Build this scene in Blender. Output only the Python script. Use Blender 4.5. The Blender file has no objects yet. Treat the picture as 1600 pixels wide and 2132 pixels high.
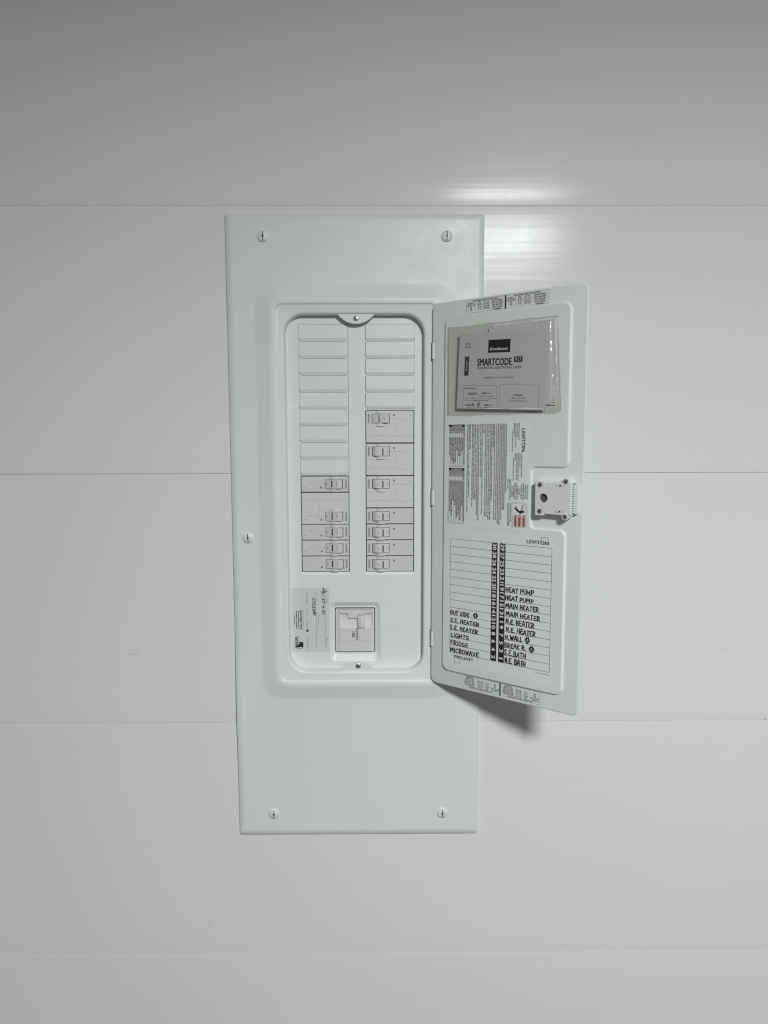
import bpy, math, random
from mathutils import Matrix, Vector
random.seed(7)
C = bpy.context.scene.collection
SC = bpy.context.scene
MM = 0.001
Z0 = 1.36                                   # height of the panel's reference point above the floor

def W3(u, v, w):                            # (right, up, out of the wall) in metres -> world
    return Vector((u, -w, Z0 + v))
WALL = Matrix(((1, 0, 0, 0), (0, 0, -1, 0), (0, 1, 0, Z0), (0, 0, 0, 1)))
TH = 0.648                                  # how far the door leans out of the wall plane
DOOR = WALL @ Matrix.Translation((0.1099, 0, 0.0132)) @ Matrix.Rotation(-TH, 4, 'Y')

# ------------------------------------------------------------------ camera
cam = bpy.data.cameras.new('camera')
cam.sensor_fit = 'HORIZONTAL'; cam.sensor_width = 36; cam.lens = 36 * 1450.3 / 1600
cam.clip_start = 0.01; cam.clip_end = 50
co = bpy.data.objects.new('camera', cam); C.objects.link(co)
co.matrix_world = (WALL @ Matrix.Translation((0.03343, 0.14457, 1.02759)) @ Matrix.Rotation(-0.00668, 4, 'Y')
                   @ Matrix.Rotation(-0.10296, 4, 'X') @ Matrix.Rotation(-0.00232, 4, 'Z'))
SC.camera = co
# ------------------------------------------------------------------ world, lamp, exposure
wd = bpy.data.worlds.new('World'); SC.world = wd; wd.use_nodes = True
bg = wd.node_tree.nodes['Background']
bg.inputs['Color'].default_value = (1.0, 0.985, 0.93, 1); bg.inputs['Strength'].default_value = 0.12
ld = bpy.data.lights.new('ceiling_lamp', 'AREA'); ld.shape = 'DISK'; ld.size = 0.42
ld.energy = 72; ld.color = (0.97, 1.0, 1.0)
lo = bpy.data.objects.new('ceiling_lamp', ld); C.objects.link(lo)
lo.location = W3(0.545, 0.97, 1.95)
SC.view_settings.view_transform = 'Standard'; SC.view_settings.look = 'None'
SC.render.engine = 'CYCLES'; SC.cycles.filter_width = 1.25
SC.view_settings.exposure = 0.0; SC.view_settings.gamma = 1.0

# ------------------------------------------------------------------ materials
def mat(name, col, rough=0.5, spec=0.5, metal=0.0, bump=None, mottling=None, smudge=None):
    m = bpy.data.materials.new(name); m.use_nodes = True
    nt = m.node_tree; b = nt.nodes['Principled BSDF']
    b.inputs['Base Color'].default_value = (*col, 1); b.inputs['Roughness'].default_value = rough
    b.inputs['Specular IOR Level'].default_value = spec; b.inputs['Metallic'].default_value = metal
    tc = nt.nodes.new('ShaderNodeTexCoord')
    if mottling:
        sc_, amt = mottling
        n = nt.nodes.new('ShaderNodeTexNoise'); n.inputs['Scale'].default_value = sc_; n.inputs['Detail'].default_value = 5
        r = nt.nodes.new('ShaderNodeMixRGB'); r.blend_type = 'MIX'
        r.inputs[1].default_value = (*[c * (1 - amt) for c in col], 1)
        r.inputs[2].default_value = (*[min(1, c * (1 + amt)) for c in col], 1)
        nt.links.new(tc.outputs['Object'], n.inputs['Vector']); nt.links.new(n.outputs['Fac'], r.inputs[0])
        nt.links.new(r.outputs[0], b.inputs['Base Color'])
    if smudge:
        n = nt.nodes.new('ShaderNodeTexNoise'); n.inputs['Scale'].default_value = smudge; n.inputs['Detail'].default_value = 6; n.inputs['Roughness'].default_value = 0.65
        mr = nt.nodes.new('ShaderNodeMapRange'); mr.inputs[1].default_value = 0.3; mr.inputs[2].default_value = 0.7
        mr.inputs[3].default_value = rough * 0.8; mr.inputs[4].default_value = rough * 1.25
        nt.links.new(tc.outputs['Object'], n.inputs['Vector']); nt.links.new(n.outputs['Fac'], mr.inputs[0]); nt.links.new(mr.outputs[0], b.inputs['Roughness'])
    if bump:
        sc_, dist = bump
        n = nt.nodes.new('ShaderNodeTexNoise'); n.inputs['Scale'].default_value = sc_; n.inputs['Detail'].default_value = 2
        bp = nt.nodes.new('ShaderNodeBump'); bp.inputs['Distance'].default_value = dist; bp.inputs['Strength'].default_value = 1
        nt.links.new(tc.outputs['Object'], n.inputs['Vector']); nt.links.new(n.outputs['Fac'], bp.inputs['Height'])
        nt.links.new(bp.outputs[0], b.inputs['Normal'])
    return m

def wall_material():
    m = mat('white_pvc', (0.79, 0.79, 0.795), 0.175, 0.115, mottling=(2.2, 0.025), smudge=6)
    nt = m.node_tree; b = nt.nodes['Principled BSDF']; tc = nt.nodes['Texture Coordinate']
    def streak(sx, sy, detail):
        mp = nt.nodes.new('ShaderNodeMapping'); mp.inputs['Scale'].default_value = (sx, sy, 1)
        n = nt.nodes.new('ShaderNodeTexNoise'); n.inputs['Scale'].default_value = 1; n.inputs['Detail'].default_value = detail
        nt.links.new(tc.outputs['Object'], mp.inputs['Vector']); nt.links.new(mp.outputs[0], n.inputs['Vector'])
        return n
    a = streak(1.6, 42, 2); c = streak(2.5, 190, 3)
    b1 = nt.nodes.new('ShaderNodeBump'); b1.inputs['Distance'].default_value = 0.0002
    b2 = nt.nodes.new('ShaderNodeBump'); b2.inputs['Distance'].default_value = 0.000045
    nt.links.new(a.outputs['Fac'], b1.inputs['Height']); nt.links.new(c.outputs['Fac'], b2.inputs['Height'])
    nt.links.new(b1.outputs[0], b2.inputs['Normal']); nt.links.new(b2.outputs[0], b.inputs['Normal'])
    return m

def plastic_film():
    m = bpy.data.materials.new('clear_vinyl'); m.use_nodes = True
    nt = m.node_tree; nt.nodes.clear()
    out = nt.nodes.new('ShaderNodeOutputMaterial'); mx = nt.nodes.new('ShaderNodeMixShader')
    tr = nt.nodes.new('ShaderNodeBsdfTransparent'); tr.inputs[0].default_value = (0.875, 0.87, 0.84, 1)
    gl = nt.nodes.new('ShaderNodeBsdfGlossy'); gl.inputs['Roughness'].default_value = 0.15
    lw = nt.nodes.new('ShaderNodeLayerWeight'); lw.inputs[0].default_value = 0.12
    tc = nt.nodes.new('ShaderNodeTexCoord'); n = nt.nodes.new('ShaderNodeTexNoise'); n.inputs['Scale'].default_value = 26; n.inputs['Detail'].default_value = 3
    bp = nt.nodes.new('ShaderNodeBump'); bp.inputs['Distance'].default_value = 0.005
    nt.links.new(tc.outputs['Object'], n.inputs['Vector']); nt.links.new(n.outputs['Fac'], bp.inputs['Height'])
    nt.links.new(bp.outputs[0], gl.inputs['Normal'])
    fm = nt.nodes.new('ShaderNodeMath'); fm.operation = 'MULTIPLY_ADD'; fm.inputs[1].default_value = 0.35; fm.inputs[2].default_value = 0.05
    nt.links.new(lw.outputs['Facing'], fm.inputs[0]); nt.links.new(fm.outputs[0], mx.inputs[0]); nt.links.new(tr.outputs[0], mx.inputs[1]); nt.links.new(gl.outputs[0], mx.inputs[2])
    nt.links.new(mx.outputs[0], out.inputs[0])
    return m

def weld_film():
    m = bpy.data.materials.new('welded_vinyl'); m.use_nodes = True
    nt = m.node_tree; b = nt.nodes['Principled BSDF']; out = nt.nodes['Material Output']
    b.inputs['Base Color'].default_value = (0.62, 0.61, 0.57, 1); b.inputs['Roughness'].default_value = 0.25
    tr = nt.nodes.new('ShaderNodeBsdfTransparent'); mx = nt.nodes.new('ShaderNodeMixShader'); mx.inputs[0].default_value = 0.22
    nt.links.new(tr.outputs[0], mx.inputs[1]); nt.links.new(b.outputs[0], mx.inputs[2]); nt.links.new(mx.outputs[0], out.inputs[0])
    return m

M = dict(
    wall=wall_material(),
    paint=mat('white_powder_coat', (0.775, 0.805, 0.79), 0.40, 0.5, bump=(700, 0.00005), mottling=(7, 0.014), smudge=11),
    door=mat('white_door_paint', (0.765, 0.795, 0.78), 0.38, 0.5, bump=(700, 0.00004), mottling=(8, 0.014), smudge=13),
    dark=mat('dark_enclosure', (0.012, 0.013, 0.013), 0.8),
    slot=mat('dark_gap', (0.02, 0.021, 0.021), 0.7),
    narrow_case=mat('warm_grey_breaker_plastic', (0.652, 0.652, 0.647), 0.45, 0.5, bump=(1500, 0.00001), mottling=(60, 0.02)),
    case=mat('grey_breaker_plastic', (0.68, 0.685, 0.68), 0.45, 0.5, bump=(1500, 0.00001), mottling=(60, 0.02)),
    toggle=mat('toggle_plastic', (0.655, 0.66, 0.65), 0.4, mottling=(80, 0.015)),
    seam=mat('moulded_seam', (0.33, 0.34, 0.34), 0.6),
    ink=mat('black_ink', (0.012, 0.012, 0.013), 0.5),
    grey_ink=mat('grey_ink', (0.13, 0.13, 0.13), 0.6),
    pale_ink=mat('pale_ink', (0.3, 0.31, 0.31), 0.6),
    marker=mat('black_marker', (0.01, 0.01, 0.011), 0.35),
    white=mat('white_print', (0.78, 0.79, 0.78), 0.5),
    label=mat('label_film', (0.80, 0.82, 0.805), 0.4, mottling=(14, 0.01)),
    table=mat('grey_table_print', (0.27, 0.285, 0.29), 0.5),
    red=mat('red_print', (0.42, 0.035, 0.03), 0.5),
    sticker=mat('sticker_paper', (0.66, 0.67, 0.685), 0.6, mottling=(40, 0.02)),
    blue_ink=mat('blue_grey_ink', (0.17, 0.22, 0.26), 0.6),
    paper=mat('booklet_paper', (0.68, 0.685, 0.735), 0.75, 0.3, mottling=(30, 0.02), bump=(60, 0.0002)),
    sheet=mat('sheet_paper', (0.75, 0.745, 0.81), 0.75, 0.3, mottling=(24, 0.03), bump=(50, 0.0003)),
    fold=mat('paper_fold', (0.29, 0.285, 0.33), 0.8, 0.3),
    charcoal=mat('charcoal_print', (0.055, 0.055, 0.058), 0.6),
    zinc=mat('zinc_screw', (0.55, 0.56, 0.58), 0.3, 0.5, metal=0.85),
    steel=mat('dull_steel', (0.30, 0.30, 0.31), 0.35, 0.5, metal=0.8),
    latch=mat('latch_plastic', (0.74, 0.75, 0.75), 0.42, mottling=(50, 0.01)),
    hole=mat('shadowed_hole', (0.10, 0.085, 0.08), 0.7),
    film=plastic_film(), weld=weld_film(),
    scuff=mat('dark_scuff', (0.42, 0.43, 0.44), 0.7), scratch=mat('pale_scratch', (0.9, 0.9, 0.9), 0.5),
)

# ------------------------------------------------------------------ glyphs
GL = {}
def load_glyphs():
    chars = "ABCDEFGHIJKLMNOPQRSTUVWXYZabcdefghijklmnopqrstuvwxyz0123456789.,:-/'()"
    objs = []
    for style, off in (('r', 0.0), ('b', 0.022), ('x', 0.042)):
        for ch in chars:
            pair = []
            for body in (ch, 'H' + ch + 'H'):
                cu = bpy.data.curves.new('glyph', 'FONT'); cu.body = body; cu.size = 1; cu.resolution_u = 2; cu.offset = off if body == ch else 0
                o = bpy.data.objects.new('glyph', cu); C.objects.link(o); pair.append(o)
            objs.append((style, ch, pair))
    cu = bpy.data.curves.new('glyph', 'FONT'); cu.body = 'HH'; ref = bpy.data.objects.new('glyph', cu); C.objects.link(ref)
    bpy.context.view_layer.update()
    dg = bpy.context.evaluated_depsgraph_get()
    def data(o):
        e = o.evaluated_get(dg); me = e.to_mesh()
        v = [(p.co.x, p.co.y) for p in me.vertices]; f = [tuple(p.vertices) for p in me.polygons]
        e.to_mesh_clear(); return v, f
    w0 = max(p[0] for p in data(ref)[0])
    for style, ch, (a, b) in objs:
        v, f = data(a); adv = max(p[0] for p in data(b)[0]) - w0
        GL[style, ch] = (v, f, adv)
    GL['cap'] = max(p[1] for p in GL['r', 'H'][0])
    for _, _, pair in objs:
        for o in pair:
            c = o.data; bpy.data.objects.remove(o); bpy.data.curves.remove(c)
    c = ref.data; bpy.data.objects.remove(ref); bpy.data.curves.remove(c)
load_glyphs()

# ------------------------------------------------------------------ mesh builder, all lengths in millimetres
class MB:
    def __init__(s): s.v = []; s.f = []; s.m = []; s.mats = []
    def mi(s, m):
        if m not in s.mats: s.mats.append(m)
        return s.mats.index(m)
    def add(s, vs, fs, m):
        n = len(s.v); s.v += [tuple(p) for p in vs]; k = s.mi(m)
        for f in fs: s.f.append(tuple(i + n for i in f)); s.m.append(k)
    def poly(s, pts, m): s.add(pts, [tuple(range(len(pts)))], m)
    def rect(s, x0, y0, x1, y1, z, m): s.poly([(x0, y0, z), (x1, y0, z), (x1, y1, z), (x0, y1, z)], m)
    def frame(s, x0, y0, x1, y1, t, z, m):
        s.rect(x0, y0, x1, y0 + t, z, m); s.rect(x0, y1 - t, x1, y1, z, m)
        s.rect(x0, y0 + t, x0 + t, y1 - t, z, m); s.rect(x1 - t, y0 + t, x1, y1 - t, z, m)
    def loft(s, rings, m, cap=True, cap0=False):
        n = len(rings[0]); vs = [p for r in rings for p in r]; fs = []
        for k in range(len(rings) - 1):
            for i in range(n):
                j = (i + 1) % n
                fs.append((k * n + i, k * n + j, (k + 1) * n + j, (k + 1) * n + i))
        if cap: fs.append(tuple((len(rings) - 1) * n + i for i in range(n)))
        if cap0: fs.append(tuple(reversed(range(n))))
        s.add(vs, fs, m)
    def prism(s, out, z0, z1, m, b=0.0):
        # outline extruded from z0 up to z1 with its top edge eased by b
        r = [[(x, y, z0) for x, y in out]]
        if b:
            r += [[(x, y, z1 - b) for x, y in out]]
            r += [[(x, y, z1 - b * 0.3) for x, y in inset(out, b * 0.3)]]
            r += [[(x, y, z1) for x, y in inset(out, b)], [(x, y, z1) for x, y in inset(out, b + 0.3)]]
        else: r += [[(x, y, z1) for x, y in out]]
        s.loft(r, m)
    def box(s, x0, y0, x1, y1, z0, z1, m, b=0.0): s.prism([(x0, y0), (x1, y0), (x1, y1), (x0, y1)], z0, z1, m, b)
    def disc(s, x, y, r, z, m, n=20): s.poly([(x + r * math.cos(2 * math.pi * i / n), y + r * math.sin(2 * math.pi * i / n), z) for i in range(n)], m)
    def dome(s, x, y, r, z0, h, m, n=28, k=5):
        rings = [[(x + r * math.cos(2 * math.pi * i / n), y + r * math.sin(2 * math.pi * i / n), z0) for i in range(n)]]
        for q in range(1, k + 1):
            a = q / k * math.pi / 2 * 0.92; rr = r * math.cos(a); zz = z0 + 0.35 * h + 0.65 * h * math.sin(a)
            rings.append([(x + rr * math.cos(2 * math.pi * i / n), y + rr * math.sin(2 * math.pi * i / n), zz) for i in range(n)])
        s.loft(rings, m)
    def stroke(s, pts, w, z, m, caps=True):
        # a flat ribbon of width w along a polyline
        if len(pts) == 1:
            s.disc(pts[0][0], pts[0][1], w * 0.6, z, m, 10); return
        for i, (a, b) in enumerate(zip(pts, pts[1:])):
            dx, dy = b[0] - a[0], b[1] - a[1]; l = math.hypot(dx, dy) or 1
            nx, ny = -dy / l * w / 2, dx / l * w / 2; q = z + 0.0007 * (i % 5)
            s.poly([(a[0] - nx, a[1] - ny, q), (b[0] - nx, b[1] - ny, q), (b[0] + nx, b[1] + ny, q), (a[0] + nx, a[1] + ny, q)], m)
        if caps or len(pts) > 2:
            for i, p in enumerate(pts):
                if caps or 0 < i < len(pts) - 1: s.disc(p[0], p[1], w / 2, z + 0.004 + 0.0007 * (i % 3), m, 8)
    def text(s, t, x, y, h, z, m, W=None, rot=0, bold=False, slant=0.0, align='l', xs=1.0, sp=0.0):
        k = h / GL['cap']
        if bold == 'm':
            for q, (dx, dy) in enumerate(((-0.034, -0.02), (-0.034, 0.02), (0.034, -0.02), (0.034, 0.02))):
                a_ = math.radians(rot); e_ = dx * k * (W / max(1e-6, h * len(t) * 0.86) if W else 1)
                f_ = dy * h * 1.4
                s.text(t, x + e_ * math.cos(a_) - f_ * math.sin(a_), y + e_ * math.sin(a_) + f_ * math.cos(a_), h, z + 0.0015 * q, m, W, rot, False, slant, align, xs, sp)
            return
        st = bold if isinstance(bold, str) else 'b' if bold else 'r'; pen = 0; out = []
        for ch in t:
            if ch == ' ': pen += 0.28 + sp; continue
            v, f, adv = GL[st, ch]
            out.append((v, f, pen)); pen += adv + sp
        if not out: return
        lo_ = out[0][2] + min(p[0] for p in out[0][0]); hi = out[-1][2] + max(p[0] for p in out[-1][0])
        kx = W / (hi - lo_) if W else k * xs
        wid = (hi - lo_) * kx; o = {'l': 0, 'c': -wid / 2, 'r': -wid}[align]
        c, sn = math.cos(math.radians(rot)), math.sin(math.radians(rot))
        for v, f, p0 in out:
            vs = []
            for a, b in v:
                X = (a + p0 - lo_) * kx + o + b * k * slant; Y = b * k
                vs.append((x + X * c - Y * sn, y + X * sn + Y * c, z))
            s.add(vs, f, m)
    def build(s, name, parent=None, smooth=35, me_only=False):
        me = bpy.data.meshes.new(name)
        me.from_pydata([(a * MM, b * MM, c * MM) for a, b, c in s.v], [], s.f)
        for m in s.mats: me.materials.append(M[m])
        me.polygons.foreach_set('material_index', s.m)
        if smooth:
            me.polygons.foreach_set('use_smooth', [True] * len(s.f)); me.set_sharp_from_angle(angle=math.radians(smooth))
        me.update()
        o = bpy.data.objects.new(name, me); C.objects.link(o)
        if parent: o.parent = parent
        return o

def inset(out, d):
    # move each vertex of a counter-clockwise outline inwards by d
    n = len(out); r = []
    for i in range(n):
        a, p, b = out[i - 1], out[i], out[(i + 1) % n]
        d1 = (p[0] - a[0], p[1] - a[1]); d2 = (b[0] - p[0], b[1] - p[1])
        l1 = math.hypot(*d1) or 1; l2 = math.hypot(*d2) or 1
        n1 = (-d1[1] / l1, d1[0] / l1); n2 = (-d2[1] / l2, d2[0] / l2)
        k = 1 + n1[0] * n2[0] + n1[1] * n2[1]; k = max(k, 0.35)
        r.append((p[0] + (n1[0] + n2[0]) / k * d, p[1] + (n1[1] + n2[1]) / k * d))
    return r
def rrect(x0, y0, x1, y1, r, n=8, side=0):
    p = []
    for cx, cy, a in ((x1 - r, y0 + r, -90), (x1 - r, y1 - r, 0), (x0 + r, y1 - r, 90), (x0 + r, y0 + r, 180)):
        for i in range(n + 1):
            t = math.radians(a + 90 * i / n); p.append((cx + r * math.cos(t), cy + r * math.sin(t)))
        if side:
            q = {-90: (x1, y1 - r), 0: (x0 + r, y1), 90: (x0, y0 + r), 180: (x1 - r, y0)}[a]; b = p[-1]
            p += [(b[0] + (q[0] - b[0]) * i / side, b[1] + (q[1] - b[1]) * i / side) for i in range(1, side)]
    return p
def rounded(pts, n=5):
    # polygon [(x, y, radius)] counter-clockwise -> outline with rounded corners
    out = []
    m = len(pts)
    for i in range(m):
        a, p, b = pts[i - 1], pts[i], pts[(i + 1) % m]; r = p[2]
        v1 = Vector((a[0] - p[0], a[1] - p[1])).normalized(); v2 = Vector((b[0] - p[0], b[1] - p[1])).normalized()
        if r <= 0: out.append((p[0], p[1])); continue
        ang = v1.angle(v2); d = r / math.tan(ang / 2)
        c = Vector((p[0], p[1])) + (v1 + v2).normalized() * (r / math.sin(ang / 2))
        s1 = Vector((p[0], p[1])) + v1 * d - c; s2 = Vector((p[0], p[1])) + v2 * d - c
        a1 = math.atan2(s1.y, s1.x); a2 = math.atan2(s2.y, s2.x)
        da = (a2 - a1 + math.pi) % (2 * math.pi) - math.pi
        for k in range(n + 1): out.append((c.x + r * math.cos(a1 + da * k / n), c.y + r * math.sin(a1 + da * k / n)))
    return out

def tag(o, label=None, cat=None, group=None, kind=None):
    if label: o['label'] = label
    if cat: o['category'] = cat
    if group: o['group'] = group
    if kind: o['kind'] = kind
    return o
def thing(name, frame, label, cat, group=None):
    o = bpy.data.objects.new(name, None); C.objects.link(o); o.empty_display_size = 0.02
    o.matrix_world = frame
    return tag(o, label, cat, group)
def at(frame, x, y, z, rot=0):
    return frame @ Matrix.Translation((x * MM, y * MM, z * MM)) @ Matrix.Rotation(math.radians(rot), 4, 'Z')

# ------------------------------------------------------------------ handwriting
def arc(cx, cy, rx, ry, a0, a1, n=8):
    return [(cx + rx * math.cos(math.radians(a0 + (a1 - a0) * i / n)), cy + ry * math.sin(math.radians(a0 + (a1 - a0) * i / n))) for i in range(n + 1)]
HW = {
 'A': (0.66, [[(0.0, 0), (0.26, 0.94), (0.36, 0.98), (0.66, 0)], [(0.1, 0.32), (0.58, 0.34)]]),
 'B': (0.6, [[(0.04, 1), (0.06, 0)], [(0.0, 0.96)] + arc(0.2, 0.75, 0.3, 0.24, 80, -80, 6) + [(0.1, 0.5)] + arc(0.24, 0.25, 0.33, 0.27, 80, -90, 7) + [(0.03, 0.02)]]),
 'C': (0.6, [arc(0.34, 0.5, 0.32, 0.5, 50, 310, 10)]),
 'D': (0.64, [[(0.06, 1), (0.06, 0)], [(0.0, 0.98)] + arc(0.16, 0.5, 0.44, 0.49, 85, -85, 9) + [(0.02, 0.0)]]),
 'E': (0.58, [arc(0.34, 0.72, 0.3, 0.28, 40, 250, 6) + arc(0.36, 0.24, 0.34, 0.25, 120, 320, 7), [(0.1, 0.48), (0.44, 0.5)]]),
 'F': (0.55, [[(0.06, 1), (0.08, 0)], [(0.0, 0.97), (0.5, 1.0)], [(0.06, 0.52), (0.42, 0.55)]]),
 'G': (0.66, [arc(0.36, 0.5, 0.34, 0.5, 50, 340, 10) + [(0.66, 0.42), (0.4, 0.42)]]),
 'H': (0.64, [[(0.05, 1), (0.04, 0)], [(0.56, 0.98), (0.58, 0)], [(0.04, 0.46), (0.58, 0.52)]]),
 'I': (0.2, [[(0.08, 1), (0.1, 0)]]),
 'K': (0.6, [[(0.05, 1), (0.05, 0)], [(0.55, 0.98), (0.08, 0.45), (0.6, 0.0)]]),
 'L': (0.52, [[(0.05, 1), (0.06, 0.04), (0.5, 0.06)]]),
 'M': (0.8, [[(0.0, 0), (0.1, 0.96), (0.38, 0.28), (0.64, 0.98), (0.76, 0)]]),
 'N': (0.66, [[(0.03, 0), (0.06, 0.98), (0.56, 0.05), (0.6, 1)]]),
 'O': (0.66, [arc(0.33, 0.5, 0.32, 0.46, 100, 465, 12)]),
 'P': (0.6, [[(0.06, 1), (0.06, -0.05)], [(0.0, 0.97)] + arc(0.22, 0.7, 0.36, 0.28, 80, -80, 7) + [(0.06, 0.42)]]),
 'R': (0.64, [[(0.06, 1), (0.06, 0)], [(0.0, 0.97)] + arc(0.22, 0.72, 0.33, 0.26, 80, -80, 6) + [(0.08, 0.46), (0.64, -0.02)]]),
 'S': (0.58, [arc(0.32, 0.75, 0.26, 0.25, 40, 250, 7) + arc(0.26, 0.25, 0.28, 0.25, 80, -150, 7)]),
 'T': (0.6, [[(0.3, 0.96), (0.3, 0)], [(0.0, 0.94), (0.62, 1.0)]]),
 'U': (0.62, [[(0.04, 1)] + arc(0.31, 0.32, 0.27, 0.32, 180, 360, 7) + [(0.58, 1)]]),
 'V': (0.62, [[(0.02, 1), (0.3, 0.02), (0.6, 1)]]),
 'W': (0.84, [[(0.02, 1), (0.2, 0.03), (0.42, 0.7), (0.62, 0.02), (0.82, 1)]]),
 '.': (0.18, [[(0.06, 0.03)]]),
 '-': (0.4, [[(0.05, 0.45), (0.32, 0.5)]]),
 '$': (0.62, [arc(0.3, 0.45, 0.3, 0.36, 90, 450, 12), [(0.2, 1.12), (0.18, -0.22)], [(0.42, 1.12), (0.4, -0.28)]]),
 '1': (0.3, [[(0.2, 1), (0.06, 0)]]), '2': (0.6, [arc(0.3, 0.74, 0.24, 0.25, 160, -30, 6) + [(0.02, 0.0), (0.6, 0.06)]]),
 '3': (0.55, [arc(0.24, 0.75, 0.24, 0.24, 150, -80, 6) + arc(0.22, 0.26, 0.28, 0.27, 80, -140, 7)]),
 '4': (0.6, [[(0.12, 1), (0.04, 0.45), (0.56, 0.5)], [(0.5, 1), (0.36, 0)]]),
 '5': (0.55, [[(0.56, 0.98), (0.2, 0.98), (0.14, 0.55)] + arc(0.22, 0.28, 0.26, 0.28, 80, -140, 6)]),
 '7': (0.6, [[(0.02, 0.96), (0.58, 0.98), (0.2, 0)], [(0.18, 0.48), (0.5, 0.52)]]),
 '8': (0.56, [arc(0.28, 0.75, 0.22, 0.24, 90, 450, 9), arc(0.26, 0.25, 0.27, 0.25, 90, 450, 9)]),
}
def write(mb, t, x, y, h, width, z, pen, m, rot=0, slant=0.0, drift=0.0, seed=0):
    rnd = random.Random(seed); items = []; p = 0
    for ch in t:
        if ch == ' ': p += 0.42; continue
        a, st = HW[ch]; k = rnd.uniform(0.9, 1.1); items.append((st, p, k, rnd.uniform(-0.06, 0.06), rnd.uniform(0.9, 1.08), rnd.uniform(-0.05, 0.05))); p += a * k + 0.2
    sx = width / (p - 0.2); c, s = math.cos(math.radians(rot)), math.sin(math.radians(rot)); q = 0
    for st, p0, k, dy, kh, sl in items:
        for line in st:
            pts = []
            for a, b in line:
                yy = (b * kh + dy) * h; X = (p0 + a * k) * sx + (slant + sl) * yy; Y = yy + drift * X / width
                X += rnd.uniform(-0.02, 0.02) * h; Y += rnd.uniform(-0.02, 0.02) * h
                pts.append((x + X * c - Y * s, y + X * s + Y * c))
            mb.stroke(pts, pen * rnd.uniform(0.82, 1.18), z + 0.0012 * (q % 9), m); q += 1

# ================================================================== the wall of horizontal PVC panels
wall = bpy.data.objects.new('wall', None); C.objects.link(wall); wall.matrix_world = WALL
tag(wall, 'white glossy wall of wide horizontal plastic panels', None, None, 'structure')
HX0, HX1, HY0, HY1 = -124, 122, -228, 348       # hole behind the cover for the recessed box
D0, DP = 476.4, 380.6
def wall_panel(k):
    top = D0 + DP - k * DP; bot = top - DP; g = (0.17, 0.17, 0.17, 0.13, 0.12, 0.12, 0.12)[k + 1]; c = 1.0 if k == 0 else 0.35
    mb = MB()
    # cross-section: faintly crowned near the joints
    ys = [(bot + g, -2.0), (bot + g + 0.2, -1.3 * c), (bot + 4, -1.05 * c), (bot + 9, -0.72 * c), (bot + 15, -0.42 * c), (bot + 22, -0.19 * c), (bot + 30, -0.05 * c), (bot + 40, 0.0), (bot + DP / 2, 0.05), (top - 30, 0.0), (top - 14, -0.08), (top - 3, -0.28), (top - g - 0.2, -0.45), (top - g, -1.3)]
    cut = [y for y in (HY0, HY1) if bot + 80 < y < top - 80 or ys[0][0] < y < ys[-1][0]]
    def zz(y):
        for (a, za), (b, zb) in zip(ys, ys[1:]):
            if a <= y <= b: return za + (zb - za) * (y - a) / (b - a)
    Y = sorted(set([y for y, _ in ys] + cut)); X = [-1500, HX0, HX1, 1600]
    for i in range(3):
        for y0, y1 in zip(Y, Y[1:]):
            if i == 1 and y0 >= HY0 - 0.01 and y1 <= HY1 + 0.01: continue
            z0, z1 = zz(y0), zz(y1)
            mb.poly([(X[i], y0, z0), (X[i + 1], y0, z0), (X[i + 1], y1, z1), (X[i], y1, z1)], 'wall')
    for y in (Y[0], Y[-1]):
        z = zz(y)
        for x0, x1 in ([(-1500, HX0), (HX1, 1600)] if HY0 < y < HY1 else [(-1500, 1600)]):
            q = [(x0, y, -8), (x1, y, -8), (x1, y, z), (x0, y, z)]
            mb.poly(q if y == Y[0] else q[::-1], 'wall')
    return mb.build('wall_panel', wall, 50)
for k in range(-1, 6): wall_panel(k)
mb = MB(); mb.rect(-1500, D0 - 5 * DP, HX0, D0 + 2 * DP, -8, 'slot'); mb.rect(HX1, D0 - 5 * DP, 1600, D0 + 2 * DP, -8, 'slot')
mb.rect(HX0, HY1, HX1, D0 + 2 * DP, -8, 'slot'); mb.rect(HX0, D0 - 5 * DP, HX1, HY0, -8, 'slot'); mb.build('backing', wall)
mb = MB()
for x, y, r in ((430, 237.8, 0.9), (625.4, -283.1, 1.1), (-227, -168, 0.8), (-330, -478, 0.7)): mb.disc(x, y, r, 0.25, 'scuff', 9)
for pts in ([(-238, -610), (-236.4, -614), (-235.6, -619)], [(549, -175), (553, -173.6), (557, -174.6)], [(534, -314), (538, -313)], [(-345, -177), (-338, -176.4), (-331, -176.8)], [(196, -437), (198, -439)]): mb.stroke(pts, 0.5, 0.25, 'scuff')
tag(mb.build('scuff_marks', wall), kind='stuff')

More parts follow.
